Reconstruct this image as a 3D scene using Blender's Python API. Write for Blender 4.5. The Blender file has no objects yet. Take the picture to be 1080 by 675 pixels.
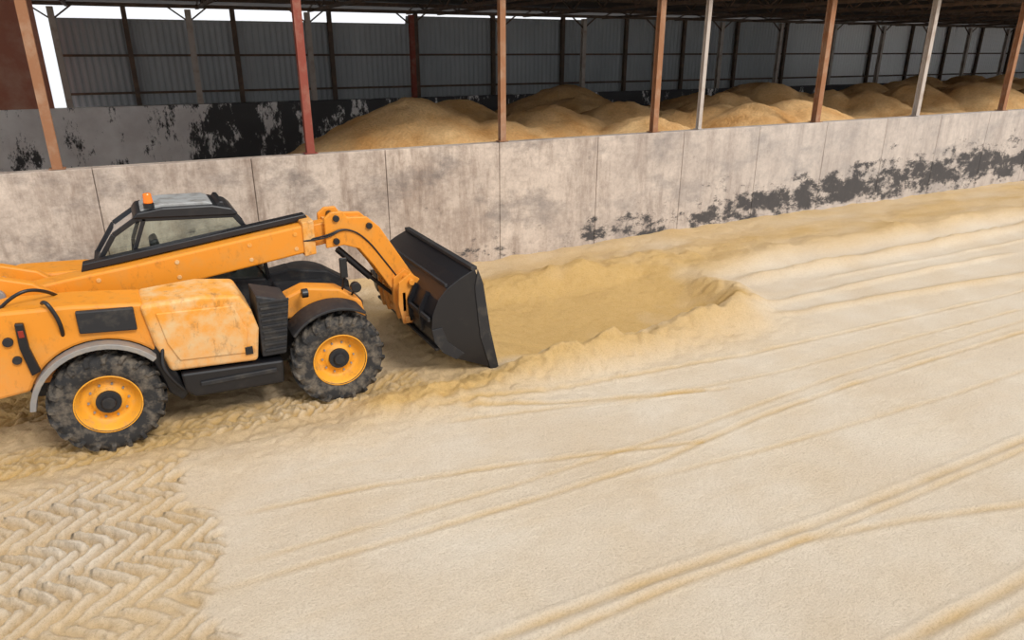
import bpy, math, numpy as np, random
from mathutils import Vector, Matrix
random.seed(4); rng=np.random.RandomState(7)
sc=bpy.context.scene
sc.view_settings.view_transform='Standard'

# ---------------------------------------------------------------- camera
H=4.43
p=math.atan(283.5/750); az=math.radians(62.2)
cam_d=bpy.data.cameras.new('camera'); cam=bpy.data.objects.new('camera',cam_d); sc.collection.objects.link(cam)
cam_d.sensor_width=36; cam_d.lens=36*750/1080; cam_d.clip_end=500
cam.location=(0,0,H)
fwd=Vector((math.cos(az)*math.cos(p),math.sin(az)*math.cos(p),-math.sin(p)))
cam.rotation_euler=fwd.to_track_quat('-Z','Y').to_euler()
sc.camera=cam

# ---------------------------------------------------------------- materials
def new_mat(name):
    m=bpy.data.materials.new(name); m.use_nodes=True
    return m,m.node_tree,m.node_tree.nodes['Principled BSDF']
def mapping(nt,scale=(1,1,1)):
    tc=nt.nodes.new('ShaderNodeTexCoord'); mp=nt.nodes.new('ShaderNodeMapping'); mp.inputs['Scale'].default_value=scale
    nt.links.new(tc.outputs['Object'],mp.inputs['Vector']); return mp.outputs['Vector']
def noise(nt,vec,scale,detail=5,rough=.55):
    n=nt.nodes.new('ShaderNodeTexNoise'); n.inputs['Scale'].default_value=scale; n.inputs['Detail'].default_value=detail; n.inputs['Roughness'].default_value=rough
    nt.links.new(vec,n.inputs['Vector']); return n.outputs['Fac']
def ramp(nt,fac,stops):
    r=nt.nodes.new('ShaderNodeValToRGB'); e=r.color_ramp.elements
    while len(e)<len(stops): e.new(.5)
    for i,(pos,col) in enumerate(stops):
        e[i].position=pos; e[i].color=(*col,1) if len(col)==3 else col
    nt.links.new(fac,r.inputs['Fac']); return r.outputs['Color']
def mix(nt,fac,a,b,mode='MIX'):
    m=nt.nodes.new('ShaderNodeMix'); m.data_type='RGBA'; m.blend_type=mode
    for s,v in ((m.inputs[0],fac),(m.inputs[6],a),(m.inputs[7],b)):
        if isinstance(v,(int,float)): s.default_value=v
        elif isinstance(v,tuple): s.default_value=(*v,1)
        else: nt.links.new(v,s)
    return m.outputs[2]
def math_n(nt,op,a,b=None,clamp=False):
    m=nt.nodes.new('ShaderNodeMath'); m.operation=op; m.use_clamp=clamp
    for i,v in enumerate((a,b)):
        if v is None: continue
        if isinstance(v,(int,float)): m.inputs[i].default_value=v
        else: nt.links.new(v,m.inputs[i])
    return m.outputs[0]
def bump(nt,bs,h,strength,dist=.02):
    b=nt.nodes.new('ShaderNodeBump'); b.inputs['Strength'].default_value=strength; b.inputs['Distance'].default_value=dist
    nt.links.new(h,b.inputs['Height']); nt.links.new(b.outputs[0],bs.inputs['Normal'])
def maprange(nt,v,a,b,c=0,d=1):
    mr=nt.nodes.new('ShaderNodeMapRange')
    for i,q in enumerate((a,b,c,d)): mr.inputs[i+1].default_value=q
    nt.links.new(v,mr.inputs[0]); return mr.outputs[0]
def sep(nt):
    tc=nt.nodes.new('ShaderNodeTexCoord'); sx=nt.nodes.new('ShaderNodeSeparateXYZ'); nt.links.new(tc.outputs['Object'],sx.inputs[0]); return sx

def mat_worn(name,col,dirt,rough=.5,amount=.5,scale=3,metal=0.0,bumps=.1,grime=0.0,zdust=0.0):
    m,nt,bs=new_mat(name); v=mapping(nt)
    n=noise(nt,v,scale,8,.65)
    f=ramp(nt,n,[(.62-.3*amount,(0,0,0)),(.80-.2*amount,(1,1,1))])
    f2=math_n(nt,'MULTIPLY',f,min(1,amount+.2))
    c=mix(nt,f2,col,dirt)
    if grime:
        g=noise(nt,mapping(nt,(1,1,.5)),9,8,.75)
        c=mix(nt,math_n(nt,'MULTIPLY',ramp(nt,g,[(.54,(0,0,0)),(.68,(1,1,1))]),grime),c,(.20,.085,.02))
    if zdust:
        sx=sep(nt); zz=maprange(nt,sx.outputs['Z'],1.5,.5,0,1)
        c=mix(nt,math_n(nt,'MULTIPLY',math_n(nt,'MULTIPLY',zz,n),zdust),c,(.50,.40,.27))
    nt.links.new(c,bs.inputs['Base Color'])
    bs.inputs['Roughness'].default_value=rough; bs.inputs['Metallic'].default_value=metal
    bump(nt,bs,n,bumps,.01); return m
M={}
M['orange']=mat_worn('orange_paint',(.72,.255,.014),(.60,.27,.05),.5,.4,4,0,.05,.40,.5)
M['orange_dusty']=mat_worn('orange_paint_dusty',(.72,.29,.03),(.66,.44,.21),.55,.75,4,0,.05,.65,.8)
M['rim']=mat_worn('rim_orange',(.78,.34,.02),(.42,.25,.09),.6,.4,9,0,.1,.5)
M['black']=mat_worn('black_paint',(.007,.007,.009),(.03,.026,.022),.38,.25,5)
M['plastic']=mat_worn('black_plastic',(.012,.012,.014),(.08,.068,.052),.6,.35,6)
M['rubber']=mat_worn('tyre_rubber',(.020,.019,.019),(.19,.155,.115),.85,.6,8,0,.3)
M['grey']=mat_worn('grey_metal',(.26,.25,.24),(.42,.35,.26),.5,.5,5,.2)
M['roofw']=mat_worn('cab_roof_paint',(.34,.34,.33),(.14,.12,.10),.5,.6,6)
M['rubst']=mat_worn('column_red_oxide',(.24,.05,.03),(.34,.19,.13),.8,.5,3)
M['rust']=mat_worn('column_rusty_brown',(.29,.13,.06),(.40,.27,.18),.85,.5,3)
M['steelg']=mat_worn('column_galvanised',(.46,.40,.35),(.26,.17,.11),.7,.5,3,.0)
M['steeld']=mat_worn('truss_dark_steel',(.10,.07,.05),(.22,.13,.08),.8,.5,3)
M['roofm']=mat_worn('roof_underside',(.05,.042,.036),(.14,.10,.07),.85,.5,1.5)
M['brownpanel']=mat_worn('rusty_sheet',(.46,.18,.12),(.58,.34,.25),.85,.6,1.2)
M['beacon']=mat_worn('beacon_orange',(.9,.2,.01),(.9,.3,.05),.25,.1,3)
M['redl']=mat_worn('lamp_red',(.25,.02,.01),(.2,.05,.03),.3,.2,3)
m,nt,bs=new_mat('cab_glass'); nt.nodes.remove(bs)
tr=nt.nodes.new('ShaderNodeBsdfTransparent'); tr.inputs[0].default_value=(.80,.86,.82,1)
gl=nt.nodes.new('ShaderNodeBsdfGlossy'); gl.inputs['Roughness'].default_value=.05; gl.inputs[0].default_value=(.9,.95,1,1)
mx=nt.nodes.new('ShaderNodeMixShader'); fr=nt.nodes.new('ShaderNodeFresnel'); fr.inputs[0].default_value=1.7
nt.links.new(fr.outputs[0],mx.inputs[0]); nt.links.new(tr.outputs[0],mx.inputs[1]); nt.links.new(gl.outputs[0],mx.inputs[2])
nt.links.new(mx.outputs[0],nt.nodes['Material Output'].inputs[0]); M['glass']=m

# meal / grain floor
m,nt,bs=new_mat('feed_meal'); v=mapping(nt)
at=nt.nodes.new('ShaderNodeAttribute'); at.attribute_name='fresh'
n1=noise(nt,v,.6,6,.6); n2=noise(nt,v,38,5,.75); n5=noise(nt,v,120,3,.7); n3=noise(nt,v,7,6,.7); n4=noise(nt,mapping(nt,(.12,1,1)),2.2,5,.6)
pale=mix(nt,ramp(nt,n1,[(.35,(0,0,0)),(.65,(1,1,1))]),(.74,.61,.46),(.81,.70,.56))
pale=mix(nt,math_n(nt,'MULTIPLY',ramp(nt,n4,[(.5,(0,0,0)),(.7,(1,1,1))]),.28),pale,(.74,.57,.37))
yel=mix(nt,n3,(.58,.355,.115),(.72,.49,.22))
c=mix(nt,at.outputs['Fac'],pale,yel)
sp=ramp(nt,math_n(nt,'ADD',math_n(nt,'MULTIPLY',n2,.5),math_n(nt,'MULTIPLY',n5,.5)),[(.38,(.62,.57,.49)),(.52,(1,1,1))])
c=mix(nt,.6,c,sp,'MULTIPLY')
nt.links.new(c,bs.inputs['Base Color']); bs.inputs['Roughness'].default_value=.95; bs.inputs['Specular IOR Level'].default_value=.1
hh=math_n(nt,'ADD',math_n(nt,'ADD',n2,math_n(nt,'MULTIPLY',n5,.6)),math_n(nt,'MULTIPLY',n3,.9)); bump(nt,bs,hh,.9,.030)
M['meal']=m
m,nt,bs=new_mat('grain_heap'); v=mapping(nt)
n1=noise(nt,v,.7,6,.6); n2=noise(nt,v,14,6,.7)
c=mix(nt,ramp(nt,n1,[(.35,(0,0,0)),(.65,(1,1,1))]),(.66,.34,.11),(.92,.60,.28)); c=mix(nt,.55,c,ramp(nt,n2,[(.3,(.6,.55,.5)),(.6,(1,1,1))]),'MULTIPLY')
nt.links.new(c,bs.inputs['Base Color']); bs.inputs['Roughness'].default_value=.95; bump(nt,bs,n2,.8,.08)
M['heap']=m

# concrete walls
def concrete_front():
    m,nt,bs=new_mat('stained_concrete'); tc=nt.nodes.new('ShaderNodeTexCoord'); v=tc.outputs['Object']; sx=sep(nt)
    big=noise(nt,v,.7,8,.65); fine=noise(nt,v,7,8,.75); streak=noise(nt,mapping(nt,(1.6,1.6,.28)),1.5,8,.72)
    blot=noise(nt,mapping(nt,(.5,.5,1.0)),1.3,9,.7)
    c=mix(nt,ramp(nt,big,[(.38,(0,0,0)),(.62,(1,1,1))]),(.66,.55,.455),(.48,.39,.32))
    c=mix(nt,math_n(nt,'MULTIPLY',ramp(nt,streak,[(.47,(0,0,0)),(.67,(1,1,1))]),.8),c,(.25,.175,.13))
    c=mix(nt,math_n(nt,'MULTIPLY',ramp(nt,blot,[(.50,(0,0,0)),(.65,(1,1,1))]),.75),c,(.21,.175,.155))
    c=mix(nt,.6,c,ramp(nt,fine,[(.32,(.45,.42,.40)),(.58,(1,1,1))]),'MULTIPLY')
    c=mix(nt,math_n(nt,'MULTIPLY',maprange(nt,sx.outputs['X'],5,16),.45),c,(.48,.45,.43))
    st=noise(nt,mapping(nt,(.6,.6,1.0)),1.7,10,.76)
    d=math_n(nt,'DIVIDE',math_n(nt,'ABSOLUTE',math_n(nt,'SUBTRACT',sx.outputs['Z'],maprange(nt,sx.outputs['X'],8,22,.30,.95))),maprange(nt,sx.outputs['X'],5,22,.75,1.25))
    band=math_n(nt,'SUBTRACT',1.0,d,True)
    band=math_n(nt,'MULTIPLY',band,maprange(nt,sx.outputs['X'],4.5,17,.35,1))
    st=math_n(nt,'ADD',st,math_n(nt,'MULTIPLY',band,.24))
    c=mix(nt,ramp(nt,st,[(.63,(0,0,0)),(.70,(.93,.93,.93))]),c,(.035,.034,.037))
    nt.links.new(c,bs.inputs['Base Color']); bs.inputs['Roughness'].default_value=.9
    bump(nt,bs,fine,.4,.025); return m
def concrete_back():
    m,nt,bs=new_mat('whitewashed_stained_concrete'); tc=nt.nodes.new('ShaderNodeTexCoord'); v=tc.outputs['Object']; sx=sep(nt)
    big=noise(nt,v,.9,7,.62); fine=noise(nt,v,9,7,.7)
    c=mix(nt,ramp(nt,big,[(.35,(0,0,0)),(.65,(1,1,1))]),(.97,.95,.93),(.78,.74,.72))
    st=noise(nt,mapping(nt,(1.3,1.3,.55)),1.1,10,.75)
    st=math_n(nt,'ADD',st,maprange(nt,sx.outputs['X'],1.5,3.2,0,.12))
    c=mix(nt,ramp(nt,st,[(.53,(0,0,0)),(.57,(.95,.95,.95))]),c,(.03,.03,.033))
    nt.links.new(c,bs.inputs['Base Color']); bs.inputs['Roughness'].default_value=.9
    bump(nt,bs,fine,.35,.02); return m
M['conc']=concrete_front(); M['conc2']=concrete_back()

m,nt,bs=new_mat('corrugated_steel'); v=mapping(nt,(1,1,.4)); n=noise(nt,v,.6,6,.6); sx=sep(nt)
c=mix(nt,n,(.24,.265,.28),(.50,.51,.51)); c=mix(nt,maprange(nt,sx.outputs['X'],32,38),c,(.9,.9,.89))  # far-right stretch paler: its brighter lighting is put into the sheet colour
nt.links.new(c,bs.inputs['Base Color']); bs.inputs['Roughness'].default_value=.55
M['corr']=m

# ---------------------------------------------------------------- helpers
def empty(name,loc=(0,0,0)):
    e=bpy.data.objects.new(name,None); e.empty_display_size=.3; e.location=loc; sc.collection.objects.link(e); return e
def mk(name,verts,faces,mat,parent=None,smooth=False,bevel=0,seg=2):
    me=bpy.data.meshes.new(name); me.from_pydata([tuple(v) for v in verts],[],faces); me.update()
    import bmesh
    bm=bmesh.new(); bm.from_mesh(me); bmesh.ops.recalc_face_normals(bm,faces=bm.faces); bm.to_mesh(me); bm.free()
    o=bpy.data.objects.new(name,me); sc.collection.objects.link(o); me.materials.append(M[mat] if isinstance(mat,str) else mat)
    if parent: o.parent=parent
    if smooth: me.polygons.foreach_set('use_smooth',[True]*len(me.polygons))
    if bevel:
        b=o.modifiers.new('bevel','BEVEL'); b.width=bevel; b.segments=seg; b.limit_method='ANGLE'; b.angle_limit=math.radians(25)
    return o
class Acc:
    def __init__(s): s.v=[];s.f=[]
    def add(s,v,f):
        o=len(s.v); s.v+= [tuple(q) for q in v]; s.f+=[[i+o for i in ff] for ff in f]
    def box(s,x0,x1,y0,y1,z0,z1):
        s.add([(x0,y0,z0),(x1,y0,z0),(x1,y1,z0),(x0,y1,z0),(x0,y0,z1),(x1,y0,z1),(x1,y1,z1),(x0,y1,z1)],
              [(0,3,2,1),(4,5,6,7),(0,1,5,4),(1,2,6,5),(2,3,7,6),(3,0,4,7)])
    def bar(s,a,b,w,h=None):
        a=Vector(a);b=Vector(b);h=h or w; d=(b-a).normalized(); up=Vector((0,0,1)) if abs(d.z)<.9 else Vector((0,1,0))
        r=d.cross(up).normalized(); u=r.cross(d)
        vs=[]
        for q in (a,b):
            for i,j in ((-1,-1),(1,-1),(1,1),(-1,1)): vs.append(q+r*w/2*i+u*h/2*j)
        s.add(vs,[(0,1,2,3),(7,6,5,4),(0,4,5,1),(1,5,6,2),(2,6,7,3),(3,7,4,0)])
    def ibeam(s,x,y,z0,z1,w=.16,t=.014):
        s.box(x-w/2,x+w/2,y-w/2,y-w/2+t,z0,z1); s.box(x-w/2,x+w/2,y+w/2-t,y+w/2,z0,z1); s.box(x-t/2,x+t/2,y-w/2+t,y+w/2-t,z0,z1)
    def prism(s,poly,y0,y1,poly2=None):
        n=len(poly); poly2=poly2 or poly
        s.add([(x,y0,z) for x,z in poly]+[(x,y1,z) for x,z in poly2],
              [list(range(n)),list(range(2*n-1,n-1,-1))]+[(i,(i+1)%n,(i+1)%n+n,i+n) for i in range(n)])
    def cyl(s,a,b,r,n=20,r2=None):
        a=Vector(a);b=Vector(b); d=(b-a).normalized(); up=Vector((0,0,1)) if abs(d.z)<.9 else Vector((1,0,0))
        e=d.cross(up).normalized(); f=e.cross(d); r2=r if r2 is None else r2
        vs=[q+(e*math.cos(t)+f*math.sin(t))*rr for q,rr in ((a,r),(b,r2)) for t in [2*math.pi*i/n for i in range(n)]]
        s.add(vs,[list(range(n)),list(range(2*n-1,n-1,-1))]+[(i,(i+1)%n,(i+1)%n+n,i+n) for i in range(n)])
    def lathe(s,prof,c,n=48):
        k=len(prof); vs=[]
        for i in range(n):
            t=2*math.pi*i/n
            for r,y in prof: vs.append((c[0]+r*math.cos(t),c[1]+y,c[2]+r*math.sin(t)))
        s.add(vs,[(i*k+j,i*k+j+1,((i+1)%n)*k+j+1,((i+1)%n)*k+j) for i in range(n) for j in range(k-1)])
    def make(s,name,mat,parent=None,**k): return mk(name,s.v,s.f,mat,parent,**k)
def prism(name,poly,y0,y1,mat,parent,bevel=.02,poly2=None,seg=2):
    a=Acc(); a.prism(poly,y0,y1,poly2); return a.make(name,mat,parent,bevel=bevel,seg=seg)
def tube(name,pts,r,mat,parent=None):
    cu=bpy.data.curves.new(name,'CURVE'); cu.dimensions='3D'; cu.bevel_depth=r; cu.bevel_resolution=3; cu.resolution_u=6; cu.use_fill_caps=True
    sp=cu.splines.new('NURBS'); sp.points.add(len(pts)-1); sp.use_endpoint_u=True; sp.order_u=3
    for i,q in enumerate(pts): sp.points[i].co=(*q,1)
    cu.materials.append(M[mat]); o=bpy.data.objects.new(name,cu); sc.collection.objects.link(o)
    if parent: o.parent=parent
    return o

# ---------------------------------------------------------------- noise for terrain
def vnoise(X,Y,freq,seed):
    r=np.random.RandomState(seed); G=r.rand(256,256)
    x=X*freq+1000.3; y=Y*freq+1000.7
    xi=np.floor(x).astype(int); yi=np.floor(y).astype(int); fx=x-xi; fy=y-yi
    fx=fx*fx*(3-2*fx); fy=fy*fy*(3-2*fy)
    g=lambda i,j:G[i%256,j%256]
    return (g(xi,yi)*(1-fx)+g(xi+1,yi)*fx)*(1-fy)+(g(xi,yi+1)*(1-fx)+g(xi+1,yi+1)*fx)*fy-.5
def fbm(X,Y,f,o,seed):
    s=0;a=1
    for k in range(o): s=s+a*vnoise(X,Y,f,seed+k); f*=2.03;a*=.5
    return s
def ss(a,b,x):
    t=np.clip((x-a)/(b-a),0,1); return t*t*(3-2*t)
def pathdist(X,Y,pts):
    D=np.full(X.shape,1e9); T=np.zeros(X.shape); L=0
    for (x0,y0),(x1,y1) in zip(pts[:-1],pts[1:]):
        dx,dy=x1-x0,y1-y0; l=math.hypot(dx,dy)
        t=np.clip(((X-x0)*dx+(Y-y0)*dy)/(l*l),0,1); d=np.hypot(X-x0-t*dx,Y-y0-t*dy)
        m=d<D; D=np.where(m,d,D); T=np.where(m,L+t*l,T); L+=l
    return D,T/L
def grid(name,xs,ys,fn,mat,parent=None):
    X,Y=np.meshgrid(xs,ys,indexing='xy'); Z,A=fn(X,Y)
    nx,ny=len(xs),len(ys)
    me=bpy.data.meshes.new(name); co=np.stack([X,Y,Z],-1).reshape(-1,3).astype(np.float32)
    i=np.arange(nx*ny).reshape(ny,nx)
    q=np.stack([i[:-1,:-1],i[:-1,1:],i[1:,1:],i[1:,:-1]],-1).reshape(-1,4)
    me.vertices.add(len(co)); me.vertices.foreach_set('co',co.ravel())
    me.loops.add(q.size); me.loops.foreach_set('vertex_index',q.ravel().astype(np.int32))
    me.polygons.add(len(q)); me.polygons.foreach_set('loop_start',np.arange(0,q.size,4,dtype=np.int32))
    me.polygons.foreach_set('use_smooth',np.ones(len(q),dtype=bool))
    me.update(calc_edges=True); me.validate()
    if A is not None:
        at=me.attributes.new('fresh','FLOAT','POINT'); at.data.foreach_set('value',A.ravel().astype(np.float32))
    o=bpy.data.objects.new(name,me); sc.collection.objects.link(o); me.materials.append(M[mat]); 
    if parent:o.parent=parent
    return o

def floor_fn(X,Y):
    wob=fbm(X,Y,.35,3,11); n_m=fbm(X,Y,1.6,4,21); n_f=fbm(X,Y,9,3,31)
    Z=.008*n_m+.008*n_f; A=np.clip(.05+.14*n_m,0,1)
    Yw=Y+.10*wob
    bk=ss(10.5,11.8,Yw+.6*ss(14,9,X)); bh=.06+.12*ss(5,13,X)
    Z=Z+bh*bk+.05*ss(12.9,13.6,Y); A=A+bk*(.62+.35*fbm(X*.3,Y,1.5,3,61))
    Z=Z+.06*n_m*bk
    def ridge(pts,w,h,a):
        nonlocal Z,A
        D,T=pathdist(X,Y+.06*wob,pts); g=np.exp(-(D/w)**2)*ss(0,.06,T+.02)*ss(1.0,.92,T-.02)
        Z=Z+h*g*(1+.7*n_m); A=A+a*g
    ridge([(10.2,10.1),(15,10.1),(21,10.2),(40,10.3)],.20,.15,.4)
    ridge([(10.5,10.9),(14,11.2),(22,11.1),(40,11.2)],.35,.14,.3)
    ridge([(9.6,8.3),(12.5,8.1),(16.3,7.7),(30,7.5)],.12,.06,.4)
    ridge([(9.6,8.8),(13,8.9),(18,8.8)],.10,.05,.25)
    ridge([(12,9.5),(18,9.4),(30,9.4)],.08,.03,.15)
    sw=ss(3.6,4.4,X)*ss(10.2,9.0,X+.2*np.abs(Y-10)**1.3)*ss(8.5,9.1,Y)*ss(12.0,11.2,Y)
    Z=Z-.20*sw; A=A+1.1*sw*(.9+.3*n_m)
    hp=np.exp(-((X-4.4)/.8)**2)*ss(8.5,9.1,Y)*ss(11.6,11.0,Y); Z=Z+.40*hp*(1+.25*n_m); A=A+.6*hp
    fb=ss(3.5,5,X)*ss(13,9.5,X)*np.exp(-((Y-12.0)/.45)**2); Z=Z+.16*fb*(1+.9*n_m); A=A+.35*fb
    D,T=pathdist(X,Y+.12*wob,[(2.5,8.25),(3.4,8.2),(4.3,8.35),(6.0,8.3),(7.6,8.45),(8.9,8.6),(9.5,8.95),(9.8,9.5),(9.8,10.1)])
    w=.26+.20*T; g=np.exp(-(D/w)**2); hgt=.13+.24*ss(.1,.4,T)-.08*ss(.75,1,T)
    Z=Z+hgt*g*(1+.6*n_m)+.035*g*n_f; A=A+.6*g
    D2=Y-8.0; sk=np.exp(-(D2/.5)**2)*ss(-1.5,2.4,X)*ss(10.5,8.5,X); Z=Z+.045*sk*(1+n_m*2)+.025*sk*n_f; A=A+.40*sk
    un=ss(-4,-2,X)*ss(4.6,3.6,X)*ss(7.9,8.5,Y)*ss(13.4,12.4,Y); Z=Z+un*(.05*n_m+.035*n_f); A=A+.5*un*(1-bk)
    def track(pts,w=.05,h=.035,a=.4,groove=.11,fade=.04):
        nonlocal Z,A
        D,T=pathdist(X,Y+.015*wob,pts); f=ss(0,fade,T+.01)*(.75+.5*n_m)
        Z=Z+f*(h*np.exp(-((D-groove)/w)**2)-h*.9*np.exp(-(D/(w*1.2))**2)); A=A+a*f*np.exp(-(D/(w*2.0))**2)
    track([(1.5,4.02),(3.63,3.95),(5.43,3.83),(9.03,3.80),(30,3.7)],.026,.020,.6,.09)
    track([(1.8,3.80),(3.63,3.80),(5.43,3.70),(9.03,3.68),(30,3.58)],.02,.012,.5,.06)
    track([(4.2,3.75),(5.06,3.72),(6.37,3.44),(7.66,3.05),(14,1.8)],.024,.013,.5,.07)
    track([(3.5,2.5),(4.9,2.43),(6.45,2.40),(12,2.4)],.028,.018,.6,.09)
    track([(4.0,2.2),(5.1,2.2),(7,2.12),(12,2.0)],.026,.013,.5,.07)
    track([(.27,6.71),(1.81,6.53),(3.5,6.17),(5.55,5.6)],.022,.010,.5,.07,.1)
    track([(-.03,5.64),(1.5,5.56),(3.13,5.51),(4.86,5.50),(6.63,5.73),(8.56,5.82),(12.8,5.84),(40,5.8)],.022,.011,.5,.07)
    track([(.3,5.9),(3.13,5.85),(5.5,5.9),(8.56,6.1),(14,6.15)],.02,.006,.35,.06)
    track([(3.24,7.76),(4.68,7.24),(6.51,6.67)],.026,.012,.5,.08,.1)
    track([(2.9,7.5),(5.0,7.05),(6.9,6.55)],.022,.007,.35,.07,.1)
    track([(4.2,5.3),(6.2,5.1),(9.5,4.95),(30,4.9)],.02,.006,.35,.06)
    track([(2.8,7.9),(5,7.6),(8,7.3),(14,7.1),(30,7.0)],.028,.010,.4,.07)
    track([(5,6.9),(8,6.6),(14,6.5),(35,6.4)],.022,.006,.3,.06)
    # tread prints of the loader's tyres
    edge=.10+.13*np.sin(Y*3.1)+.25*fbm(X*.4,Y,2.0,3,55)
    Yt=Y+.12*wob+.05*np.sin(X*1.3)
    for (y0,y1,xe,wd,per) in ((3.9,8.3,edge,.64,.205),(8.45,9.3,1.2,.46,.2),(9.9,12.2,-.3,.5,.2)):
        mk_=ss(y0,y0+.12,Y)*ss(y1,y1-.25,Y)*ss(-.05,.12,xe-X)
        if y0==8.45: mk_=ss(8.5,8.6,Y)*ss(9.25,9.15,Y)*ss(0,.1,3.2-X)*.8
        k=(Yt-y0)/wd; cell=np.floor(k); fr=k-cell; side=(fr>.5)
        u=np.abs(fr-.5)*2
        s=X+.33*u**1.3+np.where(side,per*.5,0)+.13*np.sin(cell*2.7)+.14*vnoise(X,Y,1.4,77)
        b=.5+.5*np.sin(2*np.pi*s/per)
        prof=ss(.38,.80,b)*ss(1.0,.90,u)*(.80+.8*fbm(X,Y,1.1,3,66))+.35*n_f
        Z=Z+mk_*(.078*prof-.038); A=A+mk_*(.42-.45*prof)
    A=A+.12*ss(1.0,-.5,X)*ss(4,5,Y)
    return Z,np.clip(A,0,1)
xs=np.concatenate([np.arange(-14,-4,.25),np.arange(-4,6,.022),np.arange(6,14,.045),np.arange(14,30,.12),np.arange(30,80.1,.5)])
ys=np.concatenate([np.arange(-10,1.5,.3),np.arange(1.5,13.70,.025)])
grid('floor',xs,ys,floor_fn,'meal')

# ---------------------------------------------------------------- front retaining wall
WY=13.65; WT=2.63
a=Acc()
x=-18.1
while x<80:
    a.box(x+.005,x+2.495,WY,WY+.06,-.1,WT); x+=2.5
a.box(-18.1,81.9,WY+.06,WY+.42,-.1,WT-.02)
a.make('wall_front','conc',bevel=.012)
a1=[(-1.1,'rust',.17),(3.03,'rubst',.17),(7.12,'rust',.15),(11.2,'rust',.17),(12.6,'steelg',.12),(16.76,'rust',.2),(21.07,'steelg',.18),(25.5,'rust',.2),(29.8,'steelg',.18),(34.1,'rust',.18),(38.4,'rubst',.18),(42.7,'steelg',.18),(47,'rust',.18),(51.3,'rust',.18),(55.6,'rubst',.18),(60,'rust',.18),(-5.2,'rust',.17),(-9.3,'rubst',.17)]
a1=[(x*.992,m_,w_) for x,m_,w_ in a1]
for xx,mt,w in a1:
    c=Acc(); c.ibeam(xx,WY+.2,WT+.01,5.86,w*.85); c.box(xx-w*.7,xx+w*.7,WY+.2-w*.7,WY+.2+w*.7,WT+.002,WT+.015)
    c.make('steel_column',mt)
# ---------------------------------------------------------------- far bay
FY=29.2
a=Acc(); a.box(-20,90,FY,FY+.4,0,2.62); a.make('wall_back','conc2')
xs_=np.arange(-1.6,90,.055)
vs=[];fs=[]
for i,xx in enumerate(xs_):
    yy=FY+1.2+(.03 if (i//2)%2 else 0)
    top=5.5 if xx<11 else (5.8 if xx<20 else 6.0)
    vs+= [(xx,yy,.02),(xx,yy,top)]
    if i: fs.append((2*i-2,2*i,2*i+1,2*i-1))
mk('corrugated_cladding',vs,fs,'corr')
a=Acc(); a.box(-20,-2.0,FY+.04,FY+.1,2.625,6.0); a.box(-20,-2.0,FY,FY+.04,3.15,3.25)
a.box(-20,-2.0,FY,FY+.04,4.6,4.7)
a.make('rusty_sheet_panel','brownpanel')
xx=-1.55; i=0
while xx<80:
    c=Acc(); c.ibeam(xx,FY+.2,2.625,5.8,.19); c.make('bay_post','steelg' if i!=3 else 'rubst'); xx+=4.15; i+=1
a=Acc()
for k in range(24): a.ibeam(.6+k*3.6,FY+1.05,0.02,5.9,.16)
a.box(-1.6,90,FY+1.02,FY+1.1,4.25,4.33); a.box(-1.6,90,FY+1.02,FY+1.1,2.98,3.06)
a.make('cladding_frame','steeld')
a=Acc(); a.box(-20,90,FY+.4,FY+3,-.1,.02); a.make('ground_back','conc2')
ROOF=lambda y: 6.0+ (min(y-13.2,31.4-y))*.12
a=Acc()
for y0,y1 in ((13.2,22.3),(22.3,31.4)):
    z0,z1=ROOF(y0),ROOF(y1)
    a.add([(-20,y0,z0),(90,y0,z0),(90,y1,z1),(-20,y1,z1),(-20,y0,z0+.06),(90,y0,z0+.06),(90,y1,z1+.06),(-20,y1,z1+.06)],
      [(0,3,2,1),(4,5,6,7),(0,1,5,4),(1,2,6,5),(2,3,7,6),(3,0,4,7)])
a.make('roof','roofm')
a=Acc()
for xx in sorted(q[0] for q in a1):
    a.bar((xx,WY+.2,5.9),(xx,30.4,5.9),.10,.10)
    n=8; ysn=np.linspace(WY+.2,30.4,n+1)
    for k in range(n):
        y0,y1=ysn[k],ysn[k+1]; ym=(y0+y1)/2
        a.bar((xx,y0,5.93),(xx,ym,ROOF(ym)-.05),.05); a.bar((xx,ym,ROOF(ym)-.05),(xx,y1,5.93),.05)
for yy in (14,17,20,24,27,29.4):
    a.bar((-20,yy,ROOF(yy)-.1),(85,yy,ROOF(yy)-.1),.08,.14)
for k in range(20):
    xx=-1.55+k*4.15
    a.bar((xx,FY+.2,5.4),(xx+.7,FY+.2,5.92),.05); a.bar((xx,FY+.2,5.4),(xx-.7,FY+.2,5.92),.05)
a.bar((-20,FY+.2,5.90),(85,FY+.2,5.90),.1,.12)
a.make('roof_truss','steeld')
def heap_fn(X,Y):
    r=np.random.RandomState(3)
    Z=np.full(X.shape,-1.0)
    pk=[(6.6,18.2,3.30),(7.4,19.4,3.15),(5.4,17.3,2.55),(10.7,18.0,3.0),(9.2,21,3.05),(8.6,17.2,2.7),(12.6,16.2,2.8),(13.6,18.6,3.0),(16,17,2.95)]
    for k in range(75):
        pk.append((13+k*.8+r.rand()*2,15.6+r.rand()*9.5,2.70+r.rand()*.65))
    for x0,y0,h in pk:
        d=np.hypot(X-x0,Y-y0); c=h-.50*(np.sqrt(d*d+.3)-.54)
        Z=np.maximum(Z,c)
    lvl=2.30*ss(5,11,X)*ss(28.5,25,Y)
    Z=np.maximum(Z,lvl)
    return Z+.18*fbm(X,Y,.8,4,90)+.07*fbm(X,Y,3,3,95),None
grid('grain_heap',np.concatenate([np.arange(-18,2,1.),np.arange(2,30,.1),np.arange(30,80,.3)]),np.arange(14.15,29.15,.1),heap_fn,'heap')

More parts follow.
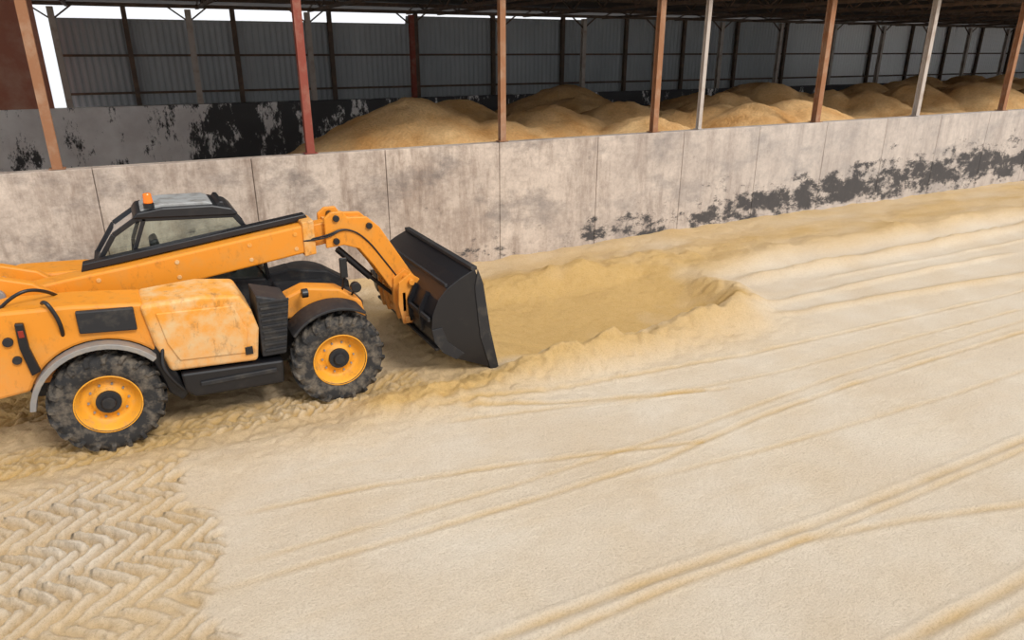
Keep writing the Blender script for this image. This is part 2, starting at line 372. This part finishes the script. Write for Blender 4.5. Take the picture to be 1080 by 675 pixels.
# ---------------------------------------------------------------- telehandler
T=empty('telescopic_loader')
def arc(cx,cz,r,a0,a1,n):
    return [(cx+r*math.cos(math.radians(a0+(a1-a0)*i/n)),cz+r*math.sin(math.radians(a0+(a1-a0)*i/n))) for i in range(n+1)]
RX,FX,WZ,WR=-.70,2.02,.59,.625
def wheel(name,cx,cy,out):
    e=empty(name); e.parent=T
    c=(cx,cy,WZ)
    prof=[(.335,-.16),(.36,-.185),(.42,-.205),(.50,-.212),(.555,-.200),(.58,-.17),(.588,-.09),(.59,0)]
    prof=prof+[(r,-y) for r,y in prof[::-1][1:]]
    a=Acc(); a.lathe(prof,c,64); o=a.make('tyre','rubber',e,smooth=True)
    a=Acc(); N=20
    for side in (-1,1):
        for i in range(N):
            t0=2*math.pi*(i+(.5 if side>0 else 0))/N
            st=[(-.01,.0,.585,.627),(.09,.09,.585,.627),(.17,.19,.575,.618),(.207,.235,.55,.59),(.213,.25,.50,.53)]
            vs=[]
            for yy,dt,r0,r1 in st:
                hw=.052
                for r,tt in ((r0,-hw),(r1,-hw*.7),(r1,hw*.7),(r0,hw)):
                    t=t0+dt+tt; ex=.018 if (yy>.2 and r==r1) else 0
                    vs.append((c[0]+r*math.cos(t),c[1]+side*(yy+ex),c[2]+r*math.sin(t)))
            k=len(st); fs=[(0,1,2,3),(4*k-1,4*k-2,4*k-3,4*k-4)]
            for j in range(k-1):
                for q in range(4): fs.append((4*j+q,4*j+(q+1)%4,4*j+4+(q+1)%4,4*j+4+q))
            a.add(vs,fs)
    a.make('tread_lugs','rubber',e)
    s=out; a=Acc()
    a.lathe([(.345,.19*s),(.358,.195*s),(.358,.175*s),(.335,.165*s),(.325,.12*s),(.30,.10*s),(.285,.045*s),(.24,.03*s),(.18,.055*s),(.165,.085*s),(.001,.085*s)],c,48)
    a.lathe([(.34,-.17*s),(.325,-.1*s),(.1,-.05*s),(.001,-.05*s)],c,48)
    a.make('rim','rim',e,smooth=True)
    a=Acc(); a.cyl((cx,cy+.08*s,WZ),(cx,cy+.13*s,WZ),.135,28); a.cyl((cx,cy+.13*s,WZ),(cx,cy+.175*s,WZ),.085,24,.07)
    a.make('hub','plastic',e,bevel=.006)
    a=Acc()
    for i in range(10):
        t=2*math.pi*i/10; q=(cx+.21*math.cos(t),WZ+.21*math.sin(t)); a.cyl((q[0],cy+.03*s,q[1]),(q[0],cy+.065*s,q[1]),.014,6)
    a.make('wheel_nuts','grey',e)
wheel('wheel_rear_near',RX,8.90,-1); wheel('wheel_front_near',FX,8.90,-1)
wheel('wheel_rear_far',RX,10.85,1); wheel('wheel_front_far',FX,10.85,1)
prism('chassis',[(-1.5,.55),(-1.6,.95),(-.2,1.15),(2.35,1.15),(2.62,.9),(2.6,.55),(1.5,.42),(0,.42)],9.42,10.32,'plastic',T)
a=Acc(); a.cyl((RX,8.95,WZ),(RX,10.8,WZ),.11); a.cyl((FX,8.95,WZ),(FX,10.8,WZ),.11); a.cyl((FX,9.6,WZ),(FX,10.1,WZ),.2); a.cyl((RX,9.6,WZ),(RX,10.1,WZ),.2)
a.make('axles','plastic',T)
def archbody(top):
    arch=arc(RX,WZ,.77,158,38,14)
    return [(-1.95,.82),(-2.02,1.2),(-1.98,1.55)]+top+arch[::-1]
bodyp=archbody([(-1.80,1.76),(-1.5,1.83),(-.85,1.80),(-.16,1.72),(-.10,1.25)])
prism('rear_body',bodyp,8.80,9.42,'orange',T,.035)
prism('rear_body_far',bodyp,10.32,10.95,'orange',T,.035)
prism('counterweight',[(-1.2,.7),(-1.95,.75),(-2.08,1.1),(-2.02,1.5),(-1.9,1.62),(-1.2,1.62)],9.40,10.34,'orange',T,.03)
prism('boom_tower',[(-1.95,1.5),(-1.9,2.0),(-1.6,2.02),(-1.25,1.9),(-.8,1.5)],9.56,9.70,'orange',T,.02)
prism('boom_tower_far',[(-1.95,1.5),(-1.9,2.0),(-1.6,2.02),(-1.25,1.9),(-.8,1.5)],10.13,10.27,'orange',T,.02)
a=Acc(); a.cyl((-1.62,9.5,1.8),(-1.62,10.33,1.8),.09); a.make('boom_pivot_pin','grey',T,bevel=.01)
def fender(name,cx,y0,y1,a0,a1,r,mat,th=.03):
    o=arc(cx,WZ,r+th,a0,a1,16); i=arc(cx,WZ,r,a1,a0,16)
    return prism(name,o+i,y0,y1,mat,T,.008)
fender('fender_rear_near',RX,8.66,8.84,172,40,.70,'grey',.06)
fender('fender_rear_far',RX,10.9,11.08,172,40,.70,'grey',.06)
fender('fender_front_near',FX,8.68,9.16,142,58,.70,'plastic',.035)
fender('fender_front_far',FX,10.6,11.1,150,30,.72,'plastic',.045)
prism('battery_box',[(-.83,1.48),(-.83,1.74),(-.26,1.70),(-.26,1.43)],8.74,8.86,'plastic',T,.015)
prism('tail_lamp_housing',[(-1.36,1.08),(-1.41,1.42),(-1.40,1.70),(-1.32,1.69),(-1.32,1.4),(-1.27,1.12)],8.745,8.85,'black',T,.012)
a=Acc(); a.box(-1.385,-1.335,8.735,8.75,1.54,1.62); a.make('tail_lamp','redl',T,bevel=.006)
a=Acc(); a.cyl((-1.5,8.76,1.50),(-1.5,8.81,1.50),.05); a.cyl((-1.46,8.76,1.28),(-1.46,8.81,1.28),.045); a.make('rear_work_lamps','plastic',T,bevel=.006)
tube('grab_handle',[(-1.12,8.86,1.86),(-1.08,8.76,1.92),(-1.0,8.74,1.72),(-.98,8.74,1.55),(-1.0,8.84,1.45)],.022,'black',T)
tube('hose_rear',[(-1.55,9.0,1.8),(-1.35,8.95,2.0),(-1.1,9.1,1.95),(-1.0,9.4,1.75)],.02,'black',T)
pod=[(-.20,1.70),(.45,1.72),(.88,1.66),(1.00,1.45),(1.06,1.2),(1.0,.78),(0.0,.84),(-.04,1.0),(-.12,1.2)]
pod2=[(-.20,1.74),(.45,1.78),(.88,1.72),(1.00,1.45),(1.06,1.2),(1.0,.78),(0.0,.84),(-.04,1.0),(-.12,1.2)]
prism('engine_cover',pod,8.74,9.38,'orange_dusty',T,.05,pod2,4)
prism('engine_cover_panel',[(-.05,1.60),(.80,1.56),(.92,1.2),(.88,.92),(.12,.97),(.02,1.2)],8.72,8.75,'orange_dusty',T,.015)
a=Acc(); a.box(.86,.95,8.71,8.73,.9,1.0);a.make('engine_cover_latch','black',T,bevel=.004)
prism('radiator_grille',[(1.07,1.62),(1.46,1.5),(1.36,.80),(1.06,.80)],8.78,9.38,'plastic',T,.02)
a=Acc()
for k in range(9):
    z=.87+k*.08; a.box(1.10,1.36+.012*k,8.755,8.785,z,z+.03)
a.make('grille_slats','plastic',T,bevel=.004)
prism('side_step',[(.10,.80),(1.30,.74),(1.28,.42),(.22,.46),(.12,.56)],8.72,9.36,'black',T,.03)
a=Acc(); a.box(.3,1.2,8.69,8.73,.60,.66); a.make('side_step_edge','plastic',T,bevel=.01)
prism('frame_link',[(-.10,1.25),(.02,.95),(.16,.5),(.08,.42),(-.05,.55),(-.18,1.05)],8.80,9.3,'black',T,.02)
tube('hose_side',[(-.02,8.78,1.2),(-.1,8.70,1.0),(0.0,8.68,.75),(.1,8.74,.6)],.022,'black',T)
prism('front_frame',[(1.36,1.10),(1.48,1.40),(1.75,1.50),(2.2,1.42),(2.5,1.2),(2.55,.95),(2.3,1.1)],9.20,9.5,'orange',T,.03)
prism('front_frame_far',[(1.30,1.10),(1.45,1.45),(1.75,1.5),(2.3,1.4),(2.6,1.2),(2.62,.9),(2.3,1.1)],10.2,10.55,'plastic',T,.03)
prism('front_deck',[(1.4,1.14),(1.5,1.35),(2.2,1.3),(2.6,1.1),(2.6,.95)],9.5,10.2,'plastic',T,.02)
a=Acc(); a.cyl((2.42,9.12,1.42),(2.42,9.22,1.42),.07); a.cyl((1.66,8.98,1.50),(1.74,8.98,1.50),.06)
a.make('work_lamp','black',T,bevel=.008)
tube('lamp_bracket',[(2.3,9.3,1.2),(2.42,9.25,1.3),(2.42,9.2,1.42)],.015,'black',T)
tube('lamp_bracket_side',[(1.7,9.25,1.4),(1.7,9.1,1.5),(1.7,8.98,1.5)],.014,'black',T)
tube('mirror_arm',[(2.25,9.3,1.3),(2.3,9.2,1.6),(2.28,9.15,1.75)],.014,'black',T)
prism('mirror',[(2.22,1.58),(2.22,1.86),(2.32,1.86),(2.32,1.58)],9.12,9.16,'black',T,.012)
# boom
sl=.125
def bl(x,z0): return z0+sl*(x+.9)
prism('boom_outer',[(-1.80,1.42),(-1.78,1.74),(-.9,1.86),(-.3,1.92),(2.02,bl(2.02,1.86)),(2.02,bl(2.02,1.47)),(-.6,bl(-.6,1.44)),(-1.4,1.28)],9.74,10.10,'orange',T,.03,seg=3)
prism('boom_inner',[(1.9,2.18),(2.34,2.22),(2.34,1.92),(1.9,1.87)],9.79,10.05,'orange',T,.015)
prism('boom_collar',[(1.90,2.255),(2.06,2.275),(2.06,1.80),(1.90,1.78)],9.71,10.13,'orange_dusty',T,.015)
a=Acc()
for x0 in (-.6,.3,1.2,1.8):
    z0=bl(x0,1.66); a.cyl((x0,9.73,z0+.1),(x0,9.745,z0+.1),.028,16); a.cyl((x0,9.73,z0-.1),(x0,9.745,z0-.1),.028,16)
a.make('boom_wear_pad_bolts','orange_dusty',T,bevel=.004)
prism('hose_track',[(-.78,1.87),(-.75,1.97),(2.0,2.32),(2.04,2.25)],9.94,10.12,'black',T,.012)
for i in range(2):
    tube('boom_hose_%d'%(i+1),[(1.9,9.72+.03*i,2.0),(2.2,9.66,2.0+.04*i),(2.45,9.68,2.14),(2.75,9.69,1.98),(3.1,9.70,1.45),(3.2,9.7,1.3)],.012,'black',T)
gn=[(2.20,1.86),(2.20,2.28),(2.30,2.36),(2.46,2.36),(2.52,2.27),(2.80,2.25),(2.98,2.08),(3.22,1.68),(3.46,1.28),(3.46,1.08),(3.3,1.02),(3.08,1.16),(2.86,1.52),(2.66,1.80),(2.45,1.88)]
prism('boom_head_near',gn,9.70,9.76,'orange',T,.015)
prism('boom_head_far',gn,10.08,10.14,'orange',T,.015)
gi=[(2.24,1.92),(2.24,2.24),(2.78,2.19),(2.94,2.03),(3.36,1.3),(3.2,1.2),(2.9,1.6),(2.7,1.86)]
prism('boom_head_core',gi,9.76,10.08,'orange_dusty',T,.01)
a=Acc()
for px,pz in ((2.36,2.27),(2.82,2.12),(3.33,1.15),(2.34,1.95)): a.cyl((px,9.66,pz),(px,10.18,pz),.045)
a.make('head_pins','black',T,bevel=.005)
a=Acc(); a.cyl((2.40,9.92,1.78),(2.85,9.92,1.3),.05); a.cyl((2.85,9.92,1.3),(3.18,9.92,.98),.028); a.make('tilt_cylinder','black',T)
a=Acc()
for yy in (9.42,9.66,10.12,10.36):
    a.prism([(3.12,1.30),(3.30,1.42),(3.44,1.32),(3.40,1.0),(3.30,.66),(3.16,.66),(3.10,.95)],yy,yy+.05)
a.cyl((3.3,9.35,1.30),(3.3,10.48,1.30),.045); a.cyl((3.22,9.35,.74),(3.22,10.48,.74),.045)
a.box(3.16,3.22,9.42,10.41,.85,1.15)
a.make('quick_coupler','orange',T,bevel=.008)
# cab
Y0,Y1=10.16,11.02
cabsill=[(-.55,1.25),(-.60,1.60),(1.42,1.42),(1.5,.85),(0,.8)]
prism('cab_tub',cabsill,Y0,Y1,'plastic',T,.03)
rp=[(-.60,1.60),(-.62,1.86),(-.36,2.24),(-.06,2.43)]; fp=[(1.10,2.36),(1.28,2.1),(1.42,1.75),(1.45,1.42)]
a=Acc()
for yy in (Y0+.03,Y1-.03):
    for pl in (rp,fp,[(.02,2.42),(-.16,2.0),(-.20,1.6)]):
        for (x0,z0),(x1,z1) in zip(pl[:-1],pl[1:]): a.bar((x0,yy,z0),(x1,yy,z1),.05,.06)
    a.bar((-.06,yy,2.42),(1.10,yy,2.36),.06,.07)
for x,z in (rp[1],rp[3],fp[0],fp[3]): a.bar((x,Y0+.03,z),(x,Y1-.03,z),.06,.06)
a.make('cab_frame','black',T,bevel=.008)
def quadglass(name,vs): mk(name,vs,[list(range(len(vs)))],'glass',T)
quadglass('side_glass',[(x,Y0+.03,z) for x,z in [(-.17,1.62),(1.42,1.44),(1.40,1.75),(1.26,2.1),(1.08,2.34),(0,2.40),(-.14,2.0)]])
quadglass('side_glass_rear',[(x,Y0+.03,z) for x,z in [(-.58,1.62),(-.22,1.6),(-.18,2.0),(-.04,2.38),(-.34,2.22),(-.60,1.86)]])
quadglass('side_glass_far',[(x,Y1-.03,z) for x,z in [(-.58,1.62),(1.42,1.44),(1.40,1.75),(1.26,2.1),(1.08,2.34),(-.04,2.38),(-.34,2.22),(-.60,1.86)]])
for i,((x0,z0),(x1,z1)) in enumerate(list(zip(rp[:-1],rp[1:]))+list(zip(fp[:-1],fp[1:]))):
    quadglass('end_glass_%d'%(i+1),[(x0,Y0+.06,z0),(x0,Y1-.06,z0),(x1,Y1-.06,z1),(x1,Y0+.06,z1)])
prism('cab_roof',[(-.12,2.43),(-.06,2.50),(.25,2.54),(.85,2.52),(1.08,2.46),(1.16,2.38),(1.1,2.36)],Y0-.03,Y1+.03,'black',T,.02)
prism('cab_roof_panel',[(-.02,2.50),(.06,2.55),(.25,2.575),(.78,2.56),(.86,2.53),(.86,2.51)],Y0+.06,Y1-.06,'roofw',T,.015)
prism('roof_guard_bars',[(.9,2.49),(.95,2.55),(1.0,2.54),(1.0,2.47)],Y0+.04,Y1-.04,'black',T,.01)
a=Acc(); a.cyl((.10,10.22,2.54),(.10,10.22,2.60),.065); a.make('beacon_base','black',T)
a=Acc(); a.cyl((.10,10.22,2.60),(.10,10.22,2.73),.06,20,.048); a.make('beacon','beacon',T,bevel=.015)
prism('seat_base',[(.15,1.15),(.15,1.42),(.65,1.42),(.65,1.15)],10.38,10.82,'plastic',T,.04)
prism('seat_back',[(.12,1.40),(.02,2.05),(.12,2.10),(.26,1.42)],10.38,10.82,'plastic',T,.04)
a=Acc(); a.cyl((1.12,10.6,1.3),(.95,10.6,1.72),.03); a.make('steering_column','black',T)
bpy.ops.mesh.primitive_torus_add(location=(.95,10.6,1.73),rotation=(0,math.radians(-25),0),major_radius=.17,minor_radius=.016)
o=bpy.context.object; o.name='steering_wheel'; o.data.materials.append(M['black']); o.parent=T
# bucket
B=empty('bucket'); B.parent=T
prof=[(4.26,.05),(3.62,.34),(3.42,.48),(3.31,.66),(3.27,.84),(3.29,1.04),(3.38,1.25),(3.52,1.40),(3.72,1.52),(3.94,1.62)]
def offset(pr,d):
    out=[]
    for i,(x,z) in enumerate(pr):
        x0,z0=pr[max(i-1,0)]; x1,z1=pr[min(i+1,len(pr)-1)]; l=math.hypot(x1-x0,z1-z0); out.append((x+(z1-z0)/l*d,z-(x1-x0)/l*d))
    return out
inn=offset(prof,.03)
BY0,BY1=8.60,11.22
a=Acc(); k=len(prof)
vs=[(x,BY0,z) for x,z in prof]+[(x,BY1,z) for x,z in prof]+[(x,BY0,z) for x,z in inn]+[(x,BY1,z) for x,z in inn]
fs=[]
for i in range(k-1):
    fs.append((i,i+1,k+i+1,k+i)); fs.append((2*k+i,3*k+i,3*k+i+1,2*k+i+1)); fs.append((i,2*k+i,2*k+i+1,i+1)); fs.append((k+i,k+i+1,3*k+i+1,3*k+i))
fs.append((0,k,3*k,2*k)); fs.append((k-1,3*k-1,4*k-1,2*k-1))
a.add(vs,fs); a.make('bucket_shell','black',B)
side=prof+[(4.02,1.4),(4.12,.7)]
for yy in (BY0-.03,BY1): prism('bucket_side_plate',side,yy,yy+.03,'black',B,.006)
prism('side_cutter',[(4.30,.03),(4.16,.06),(4.0,.6),(3.93,1.35),(3.98,1.62),(4.06,1.4),(4.16,.7)],BY0-.045,BY0-.028,'plastic',B,.005)
prism('heel_plate',[(3.27,.84),(3.30,.66),(3.42,.47),(3.62,.33),(3.75,.40),(3.5,.62),(3.42,.85)],BY0-.045,BY0-.028,'plastic',B,.005)
a=Acc(); a.bar((3.93,BY0-.03,1.63),(3.93,BY1+.03,1.63),.09,.05); a.bar((4.22,BY0-.03,.07),(4.22,BY1+.03,.07),.16,.03)
a.bar((3.25,BY0,.98),(3.25,BY1,.98),.04,.06); a.bar((3.52,BY0,1.43),(3.52,BY1,1.43),.04,.05); a.bar((3.36,BY0,.52),(3.36,BY1,.52),.06,.04)
a.make('bucket_stiffeners','plastic',B,bevel=.006)
a=Acc()
for yy in (8.9,9.35,10.42,10.9):
    a.prism([(3.24,.72),(3.22,1.05),(3.34,1.3),(3.40,1.26),(3.30,1.04),(3.28,.72)],yy,yy+.035)
a.make('bucket_ribs','black',B)

# ---------------------------------------------------------------- light
w=bpy.data.worlds.new('world'); sc.world=w; w.use_nodes=True
bg=w.node_tree.nodes['Background']; bg.inputs[0].default_value=(.96,.975,1,1); bg.inputs[1].default_value=1.05
sd=bpy.data.lights.new('sun','SUN'); sd.energy=2.4; sd.angle=math.radians(16); sd.color=(1,.97,.93)
so=bpy.data.objects.new('sun',sd); sc.collection.objects.link(so)
dirv=Vector((-.25,.80,-.80)); so.rotation_euler=dirv.to_track_quat('-Z','Y').to_euler()
